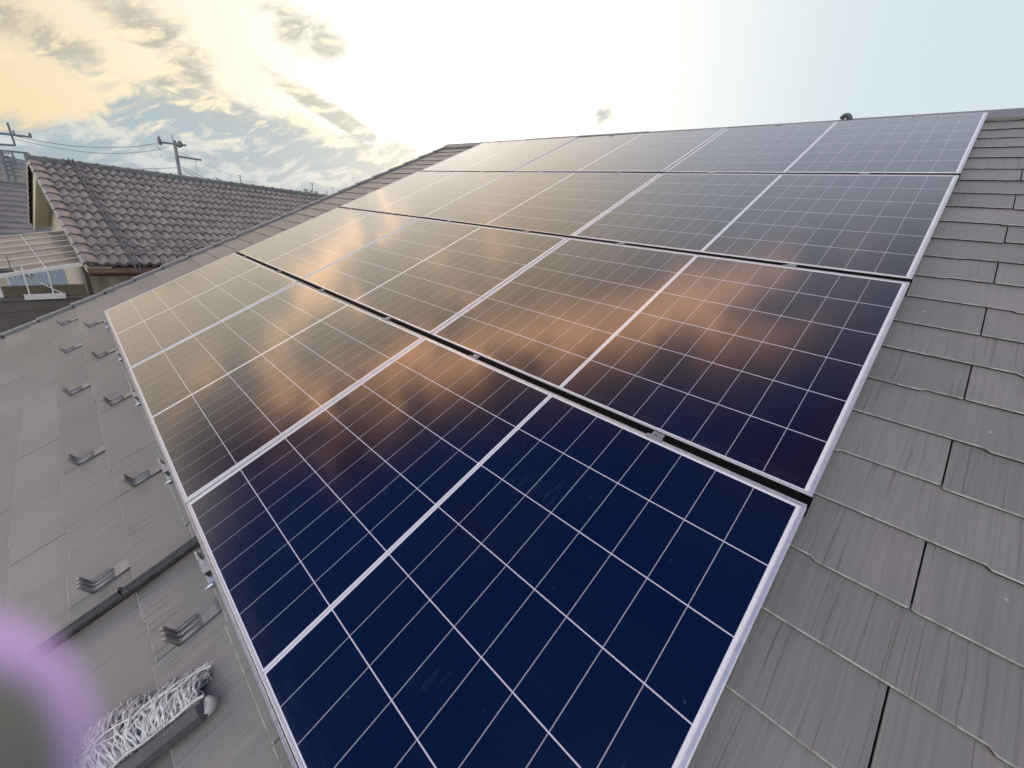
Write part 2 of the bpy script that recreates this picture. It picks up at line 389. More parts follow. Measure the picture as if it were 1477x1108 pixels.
# ------------------------------------------------------------------ our house with its slate roof
EXP, Y0 = .1951, 1.0793                 # course exposure, a known course edge
XV, XR, YE, YR = -6.212, 4.3, -3.6, 5.10
house = empty('house', ROOF, 'house with grey slate roof carrying the solar panels', 'house')
def slate_roof():
    mb = MB(); k0 = int(math.floor((YE - Y0) / EXP)); k1 = int(math.floor((YR - Y0) / EXP))
    W = .975; rnd = random.Random(3)
    for k in range(k0, k1 + 1):
        y = Y0 + k * EXP
        shift = .232 if k % 2 == 0 else .232 - W / 2
        i0 = math.floor((XV - shift) / W); i1 = math.ceil((XR - shift) / W)
        for i in range(i0, i1):
            xa = max(shift + i * W, XV); xb = min(shift + (i + 1) * W, XR)
            if xb - xa < .01: continue
            g0 = .0022; tone = rnd.random()
            # lower edge stepped like hand-cut slate
            prof = []; off = rnd.choice((0., .009)); x = xa + g0; prof.append((x, y + off + .004)); prof.append((x + .004, y + off))
            nseg = rnd.choice((1, 1, 2)); cuts = sorted(xa + W * (q + 1 + rnd.uniform(-.25, .25)) / (nseg + 0.4) for q in range(nseg))
            for cxx in cuts:
                if cxx > xb - .06 or cxx < prof[-1][0] + .05: continue
                no = .009 - off
                w = rnd.uniform(.007, .014)
                prof.append((cxx, y + off)); prof.append((cxx + w, y + no)); off = no
            prof.append((xb - g0 - .004, y + off)); prof.append((xb - g0, y + off + .004))
            yt = min(y + EXP + .022, YR)
            zl = -H + .0035 + rnd.uniform(-.0006, .0006); sl = -.0085 / EXP
            zt = lambda yy: zl + (yy - y) * sl
            bev = .0034; dr = .0024
            top = [(px_, py_ + bev, zt(py_ + bev)) for px_, py_ in prof]
            low = [(px_, py_, zt(py_) - dr) for px_, py_ in prof]
            bot = [(px_, py_ + .002, zl - .0105) for px_, py_ in prof]
            mb.poly(top + [(xb - g0, yt, zt(yt)), (xa + g0, yt, zt(yt))], 0, tone)
            mb.grid([low, top], 1, tone, False); mb.grid([bot, low], 2, tone, False)  # lower faces coloured dark to paint the shadow gap below each course
            for (p, q, r, s_) in ((top[0], (xa + g0, yt, zt(yt)), (xa + g0, yt, zt(yt) - .007), bot[0]), (top[-1], bot[-1], (xb - g0, yt, zt(yt) - .007), (xb - g0, yt, zt(yt)))):
                mb.poly([p, q, r, s_], 0, tone * .5)
    return mb
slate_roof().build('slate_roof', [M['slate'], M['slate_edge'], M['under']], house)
d = MB(); d.box(-6.33, XR, YE + .02, YR, -H - .08, -H - .028); d.build('roof_deck', M['under'], house)
# the far slope, down the other side of the ridge
c2, s2 = cos(2 * PT), sin(2 * PT)
d = MB(); d.hexa([(XV, YR + .002, -H - .05), (XR, YR + .002, -H - .05), (XR, YR + 6 * c2, -H - .05 - 6 * s2), (XV, YR + 6 * c2, -H - .05 - 6 * s2),
                  (XV, YR + .002, -H), (XR, YR + .002, -H), (XR, YR + 6 * c2, -H - 6 * s2), (XV, YR + 6 * c2, -H - 6 * s2)])
d.build('far_slope', M['slate'], house)
# stepped metal verge trim
vt = MB(); rnd = random.Random(5)
y = YE; i = 0
while y < YR - .02:
    L_ = .30; y1 = min(y + L_ + .012, YR + .02)
    x0 = -6.335 - .004 * (i % 2) ; z0 = -H + .016; dz = .010
    vt.hexa([(x0, y, z0 - .10), (-6.262, y, z0 - .10), (-6.262, y1, z0 - .112), (x0, y1, z0 - .112), (x0, y, z0 + dz), (-6.262, y, z0 + dz), (-6.262, y1, z0 - .002), (x0, y1, z0 - .002)])
    vt.tube([(-6.298, y + .105, z0 + .005), (-6.298, y + .105, z0 + .010)], .006, 8, 1)
    y += L_; i += 1
vt.build('verge_trim', [M['trim'], M['soffit']], house)
# ridge cap in lapped lengths
rc = MB(); x = XV - .09; i = 0; hz = .034
while x < XR:
    x1 = min(x + 1.82, XR); up = hz + .005 * (i % 2)
    prof = [(YR - .118, -H + .004), (YR - .116, -H + .022), (YR - .03, -H + up), (YR, -H + up + .004)]
    far = [(YR + .03 * c2, -H + up - .03 * s2), (YR + .12 * c2, -H + .02 - .12 * s2)]
    rc.grid([[(x - .01, a_, b_) for a_, b_ in prof + far], [(x1 + .02, a_, b_) for a_, b_ in prof + far]], 0, 0., False)
    rc.poly([(x - .01, a_, b_) for a_, b_ in prof + far]); rc.poly([(x1 + .02, a_, b_) for a_, b_ in prof + far][::-1])
    x += 1.82; i += 1
rc.build('ridge_cap', M['trim'], house)
# walls under the roof, in world axes
IR = ROOF.inverted()
wl = MB()
def wbox(mb, x0, x1, y0, y1, z0, z1, mi=0):
    p = [IR @ Vector(q) for q in ((x0, y0, z0), (x1, y0, z0), (x1, y1, z0), (x0, y1, z0), (x0, y0, z1), (x1, y0, z1), (x1, y1, z1), (x0, y1, z1))]; mb.hexa(p, mi)
ridge_w = ROOF @ Vector((0, YR, -H))
wbox(wl, XV + .35, XR - .3, -2.7, 2 * ridge_w.y + 2.7 - .4, 0.002, 5.15)
gp = [(XV + .35, -2.7, 5.15), (XV + .35, 2 * ridge_w.y + 2.3, 5.15), (XV + .35, ridge_w.y, ridge_w.z - .2)]
wl.poly([IR @ Vector(q) for q in gp])
wl.build('wall', M['siding'], house)
hp = MB()   # cable entry hood on the ridge
pts = [(-.845 + .033 * cos(t_) , YR - .02, -H + .030 + .042 * sin(t_)) for t_ in [pi * q / 12 for q in range(-1, 11)]]
hp.tube(pts, .019, 12)
o = hp.build('cable_hood', M['strap'], None, ROOF); tag(o, 'small curved dark pipe hood arching up behind the top panels at the ridge', 'pipe')

# ------------------------------------------------------------------ solar panels
PU, PV = 1.7102, 1.2348
CX, CY = -.0295 - UA, -.0198 + VA
FU, FV = .0205 + UA, .0117 + VA          # outer half extents
IU, IV = UA + .0085, VA + .0036          # inner lip of the frame
def make_panel():
    root = empty('solar_panel')
    mb = MB(); mb.poly([(-IU - .002, -IV - .002, -.0022), (IU + .002, -IV - .002, -.0022), (IU + .002, IV + .002, -.0022), (-IU - .002, IV + .002, -.0022)])
    mb.poly([(-IU, -IV, -.007), (-IU, IV, -.007), (IU, IV, -.007), (IU, -IV, -.007)])
    mb.build('cell_laminate', M['cells'], root)
    fr = MB()
    def ring(iu, iv, z): return [(-iu, -iv, z), (iu, -iv, z), (iu, iv, z), (-iu, iv, z)]
    b_ = .0012
    rs = [ring(IU, IV, -.0026), ring(IU, IV, -.0004), ring(IU + .0008, IV + .0008, 0), ring(FU - .0034, FV - .0034, 0), ring(FU - .0014, FV - .0014, -.0008), ring(FU - .0003, FV - .0003, -.0028), ring(FU, FV, -.005), ring(FU, FV, -.038), ring(FU - .028, FV - .028, -.038), ring(FU - .028, FV - .028, -.036), ring(FU - .002, FV - .002, -.036), ring(FU - .002, FV - .002, -.0085), ring(IU, IV, -.0085), ring(IU, IV, -.0026)]
    fr.grid(rs, 0, 0., False, True)
    fr.build('frame', M['alu'], root)
    return root
proto = make_panel()
rown = ['bottom row', 'second row up', 'third row up', 'top row under the ridge']
coln = ['right end beside slates', 'middle column', 'left end by the verge']
look = [['dark navy solar panel', 'dark solar panel reflecting brown cloud', 'solar panel with pale beige reflection'],
        ['dark solar panel with orange cloud reflected', 'solar panel with orange streaks reflected', 'solar panel with golden sheen'],
        ['slate grey shining solar panel', 'pale grey shining solar panel', 'cream shining solar panel'],
        ['bluish grey shining solar panel', 'pale grey shining solar panel', 'whitish shining solar panel']]
rj = random.Random(2)
for r in range(4):
    for c in range(3):
        o = proto if r == c == 0 else copy_tree(proto)
        tag(o, '%s, %s, %s' % (look[r][c], rown[r], coln[c]), 'solar panel', 'solar panels on the slate roof')
        o.matrix_world = ROOF @ Matrix.Translation((CX - c * PU, CY + r * PV, 0)) @ Matrix.Rotation(radians(rj.uniform(-.25, .25)), 4, 'X') @ Matrix.Rotation(radians(rj.uniform(-.22, .22)), 4, 'Y')
# black rails in the gaps between rows and along both edges
XL, XRR = CX - 2 * PU - FU, CX + FU
def make_rail(x0, x1, yb, yt, lip, lipw):
    o = empty('mounting_rail', ROOF @ Matrix.Translation((0, yb, 0)))
    mb = MB(); w = yt - yb
    mb.box(x0, x1, lipw, w - .0008, -.060, -.0030)
    mb.build('channel', M['black'], o)
    lp = MB(); lp.box(x0, x1 - .006, .0022, lipw - .0004, -.030, -.0012, bev=.001); lp.build('lip', lip, o)
    ec = MB(); ec.box(x1 + .0002, x1 + .0018, lipw, w - .001, -.060, -.004); ec.build('end_cap', M['alu_dull'], o)
    return o
names = ['lowest gap, between bottom and second panel rows', 'middle gap, between second and third panel rows', 'highest gap, between third and top panel rows']
for r in range(3):
    o = make_rail(XL + .003, XRR + .004, CY + r * PV + FV, CY + (r + 1) * PV - FV, M['alu_dull'], .0085)
    tag(o, 'black mounting rail in the ' + names[r], 'rail', 'mounting rails between panel rows')
o = empty('mounting_rail', ROOF @ Matrix.Translation((0, CY - FV - .009, 0)))
mb = MB(); mb.box(XL, XRR, 0, .0084, -.038, -.0012, bev=.001); mb.build('cover', M['alu_dull'], o)
tag(o, 'pale aluminium edge rail along the bottom edge of the lowest panels', 'rail', 'mounting rails between panel rows')
o = empty('mounting_rail', ROOF @ Matrix.Translation((0, CY + 3 * PV + FV, 0)))
mb = MB(); mb.box(XL, XRR, .0006, .010, -.045, -.002, bev=.001); mb.build('cover', M['black'], o)
tag(o, 'dark edge rail along the top of the highest panels by the ridge', 'rail', 'mounting rails between panel rows')
# mid clamps
def make_clamp():
    o = empty('mid_clamp'); mb = MB()
    mb.box(-.027, .027, -.004, .0125, -.0005, .0022, bev=.0007); mb.box(-.015, .024, .0130, .0330, -.0034, -.0016, bev=.0005)
    mb.build('clamp_plate', M['trim'], o)
    b_ = MB(); b_.tube([(.002, .019, -.0016), (.002, .019, .0024)], .0050, 6); b_.build('bolt', M['zinc'], o)
    return o
CXS = [-4.83, -3.885, -3.02, -2.12, -1.337, -.43]
ordn = ['first', 'second', 'third', 'fourth', 'fifth', 'sixth']
gapn = ['lowest black gap', 'middle black gap', 'highest black gap']
cproto = make_clamp()
for r in range(3):
    for i, cx in enumerate(CXS):
        if r == 1 and i == 1: cx = -3.93
        o = cproto if (r == 0 and i == 0) else copy_tree(cproto)
        tag(o, 'small silver panel clamp in the %s, %s from its left end' % (gapn[r], ordn[i]), 'clamp', 'mid clamps between panel rows')
        o.matrix_world = ROOF @ Matrix.Translation((cx + rj.uniform(-.01, .01), CY + r * PV + FV, 0))
for i, cx in enumerate(CXS):
    o = copy_tree(cproto); tag(o, 'small clamp on the top edge of the highest panels, %s from the left' % ordn[i], 'clamp', 'mid clamps between panel rows')
    o.matrix_world = ROOF @ Matrix.Translation((cx + .05, CY + 3 * PV + FV - .004, 0))
# feet with bracket and bolt under the bottom edge
def make_foot():
    o = empty('panel_foot'); mb = MB()
    mb.box(-.05, .05, -.030, .05, .001, .005); mb.box(-.034, .030, -.016, -.013, .005, .050); mb.box(-.034, .030, -.013, .045, .047, .050); mb.box(-.075, -.034, -.012, -.004, .030, .066, bev=.001)
    mb.build('bracket', M['alu_dull'], o)
    k = MB(); k.box(-.026, .016, -.0185, -.0162, .010, .040); k.build('slot', M['black'], o)
    b_ = MB(); b_.tube([(.052, -.012, .012), (.052, -.030, .012)], .008, 6); b_.tube([(.052, -.030, .012), (.052, -.040, .012)], .004, 8); b_.tube([(.052, -.012, .012), (.052, -.009, .012)], .013, 12); b_.build('bolt', M['zinc'], o)
    w = MB(); w.box(.036, .066, -.012, .02, .001, .032); w.build('nut_block', M['zinc'], o)
    return o
fproto = make_foot()
flab = ['at the left end of the bottom edge', 'second from the left end of the bottom edge', 'third from the left end of the bottom edge', 'fourth from the left, beside the column seam', 'beside the corrugated pipe']
for i, cx in enumerate([-4.917, -3.951, -3.057, -2.105, -1.385]):
    o = fproto if i == 0 else copy_tree(fproto)
    tag(o, 'silver panel foot with bolt, ' + flab[i], 'bracket', 'feet under the bottom edge of the panels')
    o.matrix_world = ROOF @ Matrix.Translation((cx, -.058, -H + .003))

# ------------------------------------------------------------------ snow guards
def make_guard():
    o = empty('snow_guard'); mb = MB(); wd = .064
    mb.grid([[(-wd / 2, y_, z_), (wd / 2, y_, z_)] for y_, z_ in ((.03, .001), (0, .0045), (-.116, .0036))], 0, 0., False)
    mb.grid([[(-wd / 2, y_, z_), (wd / 2, y_, z_)] for y_, z_ in ((-.116, .0036), (-.118, .0020), (-.02, .0010))], 0, 0., False)
    mb.build('strap', M['guard'], o)
    for i in (-1, 0, 1):
        tb = MB(); x_ = i * .0215
        pts = [(x_, -.050, .0015), (x_, -.058, .0050), (x_, -.100, .0056), (x_, -.112, .0075), (x_, -.1195, .0150), (x_, -.1215, .030), (x_, -.1235, .054), (x_, -.1238, .0585)]
        tb.tube(pts, [.0050, .0078, .0082, .0084, .0084, .0084, .0080, .0050], 10)
        tb.build('prong', M['guard'], o)
    bk = MB(); bk.box(-wd / 2, wd / 2, -.1235, -.1215, .004, .050); bk.build('lip', M['guard'], o)
    return o
sproto = make_guard(); k = 0
GA = [(-5.72, 'by the verge, outermost of the lower row'), (-4.775, 'second from the verge in the lower row'), (-3.77, 'third from the verge in the lower row'), (-2.745, 'fourth from the verge in the lower row'), (-1.745, 'of the lower row beside the corrugated pipe')]
GB = [(-5.215, 'of the upper row, at the corner of the panels'), (-4.24, 'of the upper row, second from the corner of the panels'), (-3.25, 'of the upper row, third from the corner of the panels'), (-2.24, 'of the upper row, fourth from the corner of the panels'), (-1.255, 'of the upper row, just above the mop')]
for row, yy in ((GA, -.2865), (GB, -.0912)):
    for cx, lab in row:
        o = sproto if k == 0 else copy_tree(sproto); k += 1
        tag(o, 'ribbed metal snow guard ' + lab, 'snow guard', 'snow guards on the slates below the panels')
        o.matrix_world = ROOF @ Matrix.Translation((cx, yy, -H - .002)) @ Matrix.Rotation(radians(rj.uniform(-2, 2)), 4, 'Z')

# ------------------------------------------------------------------ corrugated conduit
cd = MB(); pts = []; rad = []
n = 560
for i in range(n):
    q = i / (n - 1); y = .10 - q * .92
    pts.append((-1.555 - .045 * max(0, .1 - y) ** 1.1 - .004 * sin(y * 5), y, -H + .027 + .002 * sin(y * 9))); rad.append((.0198 if i % 4 else .0184))
    if i % 4 == 2: rad[-1] = .0201
o = empty('conduit', ROOF); tag(o, 'black corrugated pipe running down the slates from under the panels', 'pipe')
cd.tube(pts, rad, 12); cd.build('corrugated_tube', M['rubber'], o)
ty = MB(); yq = -.305
ty.tube([(-1.572 + .0222 * cos(a_), yq, -H + .027 + .0222 * sin(a_)) for a_ in [2 * pi * q / 16 for q in range(17)]], .0018, 6); ty.box(-1.594, -1.586, yq - .004, yq + .003, -H + .026, -H + .034)
ty.build('cable_tie', M['black'], o)

# ------------------------------------------------------------------ mop
mo = empty('mop', ROOF @ Matrix.Translation((-1.0, -.278, -H)) @ Matrix.Rotation(radians(-8), 4, 'Z'))
tag(mo, 'grey-white cotton string mop head with dark plastic holder lying on the slates', 'mop')
rm = random.Random(11)
def strands(n, matd, name, lo):
    mb = MB()
    for i in range(n):
        y0 = rm.uniform(-.33, .092); fan = -.05 + .2 * (y0 + .08); ln = rm.uniform(.72, 1.06) * (.085 + .09 * min(1., max(0., (.095 - y0) / .22)) ** .7)
        if y0 > .08: fan += rm.uniform(-.5, .1); ln *= .9
        up = rm.uniform(.012, .04) if lo else rm.uniform(.034, .058) * (.75 + .25 * min(1., (.1 - y0) / .12))
        th = fan + .30 * sin(y0 * 27 + 1) + rm.gauss(0, .17); ddx, ddy = -cos(th), sin(th)
        pts = []; ph = rm.uniform(0, 6); am = rm.uniform(.002, .007); k = 16; fq = rm.uniform(5, 13); zw = rm.uniform(.002, .006)
        for j in range(k):
            q = j / (k - 1)
            zz = .006 + up * (sin(pi * (.30 + .70 * q)) ** .75 if q < 1 else 0) + zw * sin(q * 11 + ph)
            w = am * sin(q * fq + ph) * min(1., q * 4)
            pts.append((.012 + ddx * ln * q - ddy * w, y0 + ddy * ln * q + ddx * w, max(.004, zz)))
        rad = [(.0022 + .0008 * ((i * 13 % 7) / 7)) * (1 + .22 * ((j * 7 + i) % 3 - 1)) for j in range(k)]
        if rm.random() < .85:     # yarn doubling back as a loop
            e_ = Vector(pts[-1]); f_ = Vector(pts[-3]); sd = Vector((-ddy, ddx, 0)) * rm.choice((-1, 1)) * .007
            pts += [e_ + sd * .6 + Vector((ddx, ddy, 0)) * .004, e_ + sd * 1.2 - Vector((ddx, ddy, 0)) * .004, f_ + sd * 1.4]; rad += [.002, .002, .0019]
        mb.tube(pts, rad, 6)
    return mb.build(name, matd, mo)
o = strands(300, M['mop2'], 'cotton_strings', True); o['label'] = 'greyer under layer of cotton strings'
strands(340, M['mop'], 'cotton_strings', False)
bd = MB()    # the binding that runs over the strings
for k_ in range(3):
    bd.tube([(-.052 - .022 * q + .010 * sin(q * 9 + k_ * 2) + .004 * k_, -.32 + .40 * q, .057 + .006 * sin(q * 15 + k_) - .022 * max(0, q - .75) / .25) for q in [i / 30 for i in range(31)]], .0021, 6)
bd.tube([(.012 + .003 * sin(q * 31), -.31 + .42 * q, .047 + .004 * sin(q * 23)) for q in [i / 40 for i in range(41)]], .0036, 8)
for i in range(9):
    a_ = rm.uniform(-.4, .4); bd.tube([(-.070, .080, .045), (-.069 + .01 * a_, .103, .040 + .008 * rm.random()), (-.066 + .03 * a_, .126 + .01 * rm.random(), .03 + .018 * rm.random())], .0012, 5)
bd.build('binding', M['mop'], mo)
hd = MB()
sec = [(.016, .030), (.022, .052), (.030, .056), (.050, .044), (.058, .030), (.052, .018), (.022, .016)]
hd.grid([[(x_ * (.86 if q in (0, 4) else 1) + .004, yy, z_ * (.9 if q in (0, 4) else 1)) for x_, z_ in sec] for q, yy in enumerate((-.335, -.325, -.1, .095, .105))], 0, 0., False, True)
hd.poly([(x_ * .86 + .004, .105, z_ * .9) for x_, z_ in sec]); hd.poly([(x_ * .86 + .004, -.335, z_ * .9) for x_, z_ in sec][::-1])
hd.box(.030, .066, -.15, -.07, .020, .050, bev=.004)
hd.build('holder', M['plastic'], mo)
ec = MB(); ec.grid([[(.030 + r_ * cos(a_) * .9, .098 + r_ * sin(a_) * 1.1, z_) for a_ in [pi * q / 10 - .6 for q in range(11)]] for r_, z_ in ((.020, .012), (.026, .016), (.026, .034), (.020, .038))], 0, 0., True)
ec.grid([[(.030 + .02 * cos(a_) * .9, .098 + .02 * sin(a_) * 1.1, .0379) for a_ in [pi * q / 10 - .6 for q in range(11)]], [(.03, .10, .038)] * 11]); ec.build('end_clip', M['rib'], mo)
hn = MB(); hn.tube([(.060, -.11, .034), (.080, -.135, .036)], .014, 12); hn.tube([(.072, -.125, .035), (.25, -1.2, .05)], .0115, 12); hn.build('handle', M['alu_dull'], mo)

# ------------------------------------------------------------------ neighbour's tiled house
psi = radians(5.5)
E3 = Vector((-sin(psi), cos(psi), 0)); G3 = Vector((cos(psi), sin(psi), 0))
P1 = Vector((-12.312, -.2926, 1.2278 + Z0))
NB = Matrix(((G3.x, E3.x, 0, P1.x), (G3.y, E3.y, 0, P1.y), (0, 0, 1, P1.z), (0, 0, 0, 1)))   # x: towards us, y: along the ridge, z up; origin at the ridge end
nb = empty('tiled_house', NB, 'cream neighbouring house under a wavy grey-brown tiled gable roof', 'house')
RUN, DROP, LEN = 3.35, 1.4017, 9.2
def tile_slope(sgn):
    mb = MB(); rows_n = 13; pit = .1275; ncol = int(LEN / pit); sub = 6
    sl = sqrt(RUN ** 2 + DROP ** 2); ux = RUN / sl; uz = -DROP / sl; nx, nz = -uz, ux
    rt_ = random.Random(4)
    for k in range(rows_n):
        a0 = sl * k / rows_n - .03; a1 = sl * (k + 1) / rows_n
        rr = []
        for (aa, lift, th) in ((a0, .004, 0), (a0 + (a1 - a0) * .5, .017, 0), (a1 - .006, .040, 0), (a1, .036, 0), (a1, .0, 0)):
            line = []
            for j in range(ncol * sub + 1):
                q = (j / sub) % 1.0
                wv = .036 * (max(0., sin(pi * (q - .30) / .70)) ** .75 if q > .30 else -.20 * sin(pi * q / .30))
                hgt = (wv + lift) if lift > 0 else wv * .85 - .012
                sag = .004 * sin(j * .05 + k)
                line.append((sgn * (aa * ux + (hgt + sag) * nx), j * pit / sub, aa * uz + (hgt + sag) * nz))
            rr.append(line if sgn > 0 else line[::-1])
        mb.grid(rr[:4], 0, rt_.random(), True); mb.grid(rr[3:], 1, 0, False)  # course ends take the darker tile colour
        # verge tile: wraps down over the gable edge
        for (aa, bb) in ((a0 + .02, a1),):
            pa = [(-.055, -.07), (-.060, .018), (-.02, .052), (.06, .046), (.11, .02)]
            mb.grid([[(sgn * (aa * ux + (h_ + .006) * nx), y_, aa * uz + (h_ + .006) * nz) for y_, h_ in pa], [(sgn * (bb * ux + (h_ + .03) * nx), y_, bb * uz + (h_ + .03) * nz) for y_, h_ in pa]], 0, 0., True)
            mb.grid([[(sgn * (bb * ux + (h_ + .03) * nx), y_, bb * uz + (h_ + .03) * nz) for y_, h_ in pa], [(sgn * (bb * ux + (h_ - .005) * nx), y_ + .01, bb * uz + (h_ - .005) * nz) for y_, h_ in pa]], 1, 0., False)
    return mb
roofn = tile_slope(1).build('tile_slope', [M['tile'], M['tile_dark']], nb)
tile_slope(-1).build('far_tile_slope', [M['tile'], M['tile_dark']], nb)
rd = MB(); n = int(LEN / .235)
for i in range(n + 1):
    y0 = -.07 + i * .235; y1 = y0 + .25
    rw = []
    for (yy, rr_) in ((y0, .098), (y0 + .035, .108), (y0 + .045, .094), (y1 - .02, .088), (y1, .09)):
        rw.append([(rr_ * 1.02 * cos(a_), yy, .012 + rr_ * .95 * sin(a_)) for a_ in [pi * (-.12 + 1.24 * q / 10) for q in range(11)]])
    rd.grid(rw, 0, 0., True); rd.poly(rw[0][::-1])
rd.build('ridge_tiles', M['tile_dark'], nb)
def wallbox(parent, name, m_, x0, x1, y0, y1, z0, z1, bev=0.):
    b_ = MB(); b_.box(x0, x1, y0, y1, z0, z1, bev=bev); return b_.build(name, m_, parent)
wn_ = MB(); GZ = -P1.z
yw = .26
wn_.box(-2.9, 2.9, yw, LEN - .25, GZ + .003, -1.42)
wn_.poly([(-2.9, yw, -1.42), (2.9, yw, -1.42), (2.9, yw, -1.26), (0, yw, -.06), (-2.9, yw, -1.26)])
wn_.poly([(2.9, yw, -1.42), (2.9, LEN - .25, -1.42), (2.9, LEN - .25, -1.24), (2.9, yw, -1.24)])
wn_.build('wall', M['cream'], nb)
sf = MB(); sf.hexa([(2.905, -.02, -1.46), (3.36, -.02, -1.52), (3.36, LEN, -1.52), (2.905, LEN, -1.46), (2.905, -.02, -1.40), (3.36, -.02, -1.45), (3.36, LEN, -1.45), (2.905, LEN, -1.40)])
sf.build('soffit', M['cream_pale'], nb)
fs = MB(); fs.box(3.362, 3.39, -.03, LEN, -1.545, -1.43); fs.build('fascia', M['brown'], nb)
gt = MB(); gt.grid([[(3.392 + .055 - .055 * cos(a_), yy, -1.47 - .05 * sin(a_)) for a_ in [pi * q / 8 for q in range(9)]] for yy in (-.03, LEN)], 0, 0, True); gt.build('gutter', M['brown'], nb)
dp = MB(); dp.tube([(3.44, .62, -1.52), (3.40, .62, -1.60), (3.05, .60, -1.75), (2.96, .60, -1.80), (2.96, .60, GZ + .1)], .045, 10); dp.build('downpipe', M['copper'], nb)
# gable boards under the verge
bg_ = MB()
for sg in (1, -1):
    a = (sg * .0, .02, -.10); b = (sg * 3.30, .02, -1.48)
    bg_.hexa([(a[0], .0, a[2] - .17), (b[0], .0, b[2] - .06), (b[0], .03, b[2] - .06), (a[0], .03, a[2] - .17), (a[0], .0, a[2]), (b[0], .0, b[2] + .07), (b[0], .03, b[2] + .07), (a[0], .03, a[2])])
    bg_.hexa([(a[0], .031, a[2] - .10), (b[0], .031, b[2] + .02), (b[0], yw - .002, b[2] + .02), (a[0], yw - .002, a[2] - .10), (a[0], .031, a[2] - .04), (b[0], .031, b[2] + .06), (b[0], yw - .002, b[2] + .06), (a[0], yw - .002, a[2] - .04)])
bg_.build('barge_board', M['cream_pale'], nb)
vn = MB()
for dz in (0, -.22):
    vn.box(-.10, .16, yw - .03, yw - .003, -.95 + dz, -.80 + dz)
vn.build('gable_vent', M['soffit'], nb)
# roof hooks on the tiles, and the strap over the roof
sl = sqrt(RUN ** 2 + DROP ** 2)
def on_tile(t_, y_, h_): return (t_ * RUN + h_ * DROP / sl, y_, -t_ * DROP + h_ * RUN / sl)
for i, (t_, y_) in enumerate([(.83, .52), (.83, .99), (.83, 1.5), (.83, 2.05), (.90, .18), (.90, .77), (.90, 1.27), (.90, 1.78)]):
    hk = MB(); p0 = Vector(on_tile(t_, y_ - .09, .075)); p1 = Vector(on_tile(t_, y_ + .09, .075))
    hk.tube([Vector(on_tile(t_ - .03, y_ - .09, .06)), p0, p1, Vector(on_tile(t_ - .03, y_ + .09, .06))], .008, 6)
    o = hk.build('snow_hook', M['steel'], nb)
st = MB()
for dy in (.0, .055):
    st.tube([(-.2, .50 + dy, .02), (0, .50 + dy, .125)] + [on_tile(q / 10, .52 + dy, .075 + .004 * (q % 2)) for q in range(1, 11)] + [(3.44, .52 + dy, -1.43), (3.46, .54, -1.56)], .011, 6)
o = st.build('cable', M['strap'], None, NB); tag(o, 'pair of dark cables laid over the tiled roof from ridge to gutter', 'cable')

# balcony on the gable side of the neighbour's house
bal = empty('balcony', NB @ Matrix.Translation((2.98, 0, -1.90)), 'grey-sided balcony below the smoked roof on the gable side of the tiled house', 'balcony')
b_ = MB(); b_.box(-.08, .02, -3.2, yw + .5, -3.2, -.045); b_.build('parapet', M['siding'], bal)
b_ = MB(); b_.box(-.10, .045, -3.2, yw + .5, -.044, .0, bev=.004); b_.box(.0205, .032, -3.2, yw + .48, -.20, -.175); b_.build('coping', M['siding'], bal)
b_ = MB(); b_.box(-3.0, -.081, -3.2, yw - .005, -1.05, -.95); b_.build('floor', M['cream_pale'], bal)
b_ = MB(); b_.box(-3.08, -3.0, -3.2, yw - .005, -3.2, -.36); b_.build('far_parapet', M['cream_pale'], bal)
pr = empty('patio_roof', NB, 'brown smoked polycarbonate lean-to roof with white battens on the gable side', 'roof')
dl = radians(11)
def pp(gx, t_, h_=0.):       # point on the lean-to: gx across, t_ metres out from the gable
    z_edge = -1.235 - (gx - .07) * .067
    return (gx, -t_ * cos(dl), z_edge - t_ * sin(dl) + h_)
q_ = MB(); xs = [.07 + (3.0 - .07) * i / 8 for i in range(9)]
q_.grid([[pp(x_, t_, .006 * sin(x_ * 9)) for x_ in xs] for t_ in (-.2, .8, 1.8, 2.8)], 0, 0., True)
q_.grid([[pp(x_, t_, .006 * sin(x_ * 9) - .006) for x_ in reversed(xs)] for t_ in (-.2, .8, 1.8, 2.8)], 0, 0., True); q_.build('panels', M['poly'], pr)
for i in range(7):
    x_ = .07 + (3.0 - .07) * i / 6.
    bt = MB(); bt.beam(pp(x_, -.2, .016), pp(x_, 2.8, .016), (.013 if i < 6 else .04), (.012 if i < 6 else .05)); bt.build('batten', M['white'], pr)
bt = MB(); bt.beam(pp(.07, .42, .010), pp(3.0, .42, .010), .012, .01); bt.build('seam', M['white'], pr)
bt = MB(); bt.beam(pp(.07, 2.8, -.03), pp(3.0, 2.8, -.03), .045, .05); bt.build('front_gutter', M['white'], pr)
for t_ in (.0, .95, 2.7):
    a = pp(2.93, t_, -.03); p_ = MB(); p_.beam(a, (a[0], a[1], -1.895), .05, .05, up=(1, 0, 0)); p_.build('post', M['white'] if t_ > 0 else M['copper'], pr)
lr = empty('laundry_rack', NB @ Matrix.Translation((3.03, 0, -1.9)), 'white laundry pole bracket fixed to the top of the grey balcony wall', 'laundry rack')
b_ = MB(); b_.box(-.02, .02, -.72, -.30, -.03, .05, bev=.005); b_.build('bracket', M['white'], lr)
for t_ in (-.42, -.66):
    b_ = MB(); b_.tube([(0, t_, .03), (-.02, t_ + .01, .45)], .009, 8); b_.build('arm', M['white'], lr)
b_ = MB(); b_.tube([(-.01, -.33, .05), (-.25, -.72, .36)], .009, 8); b_.build('stay', M['white'], lr)
hg = empty('clothes_hanger', NB @ Matrix.Translation((2.7, -.75, -1.55)), 'dark peg hanger dangling under the smoked balcony roof', 'hanger')
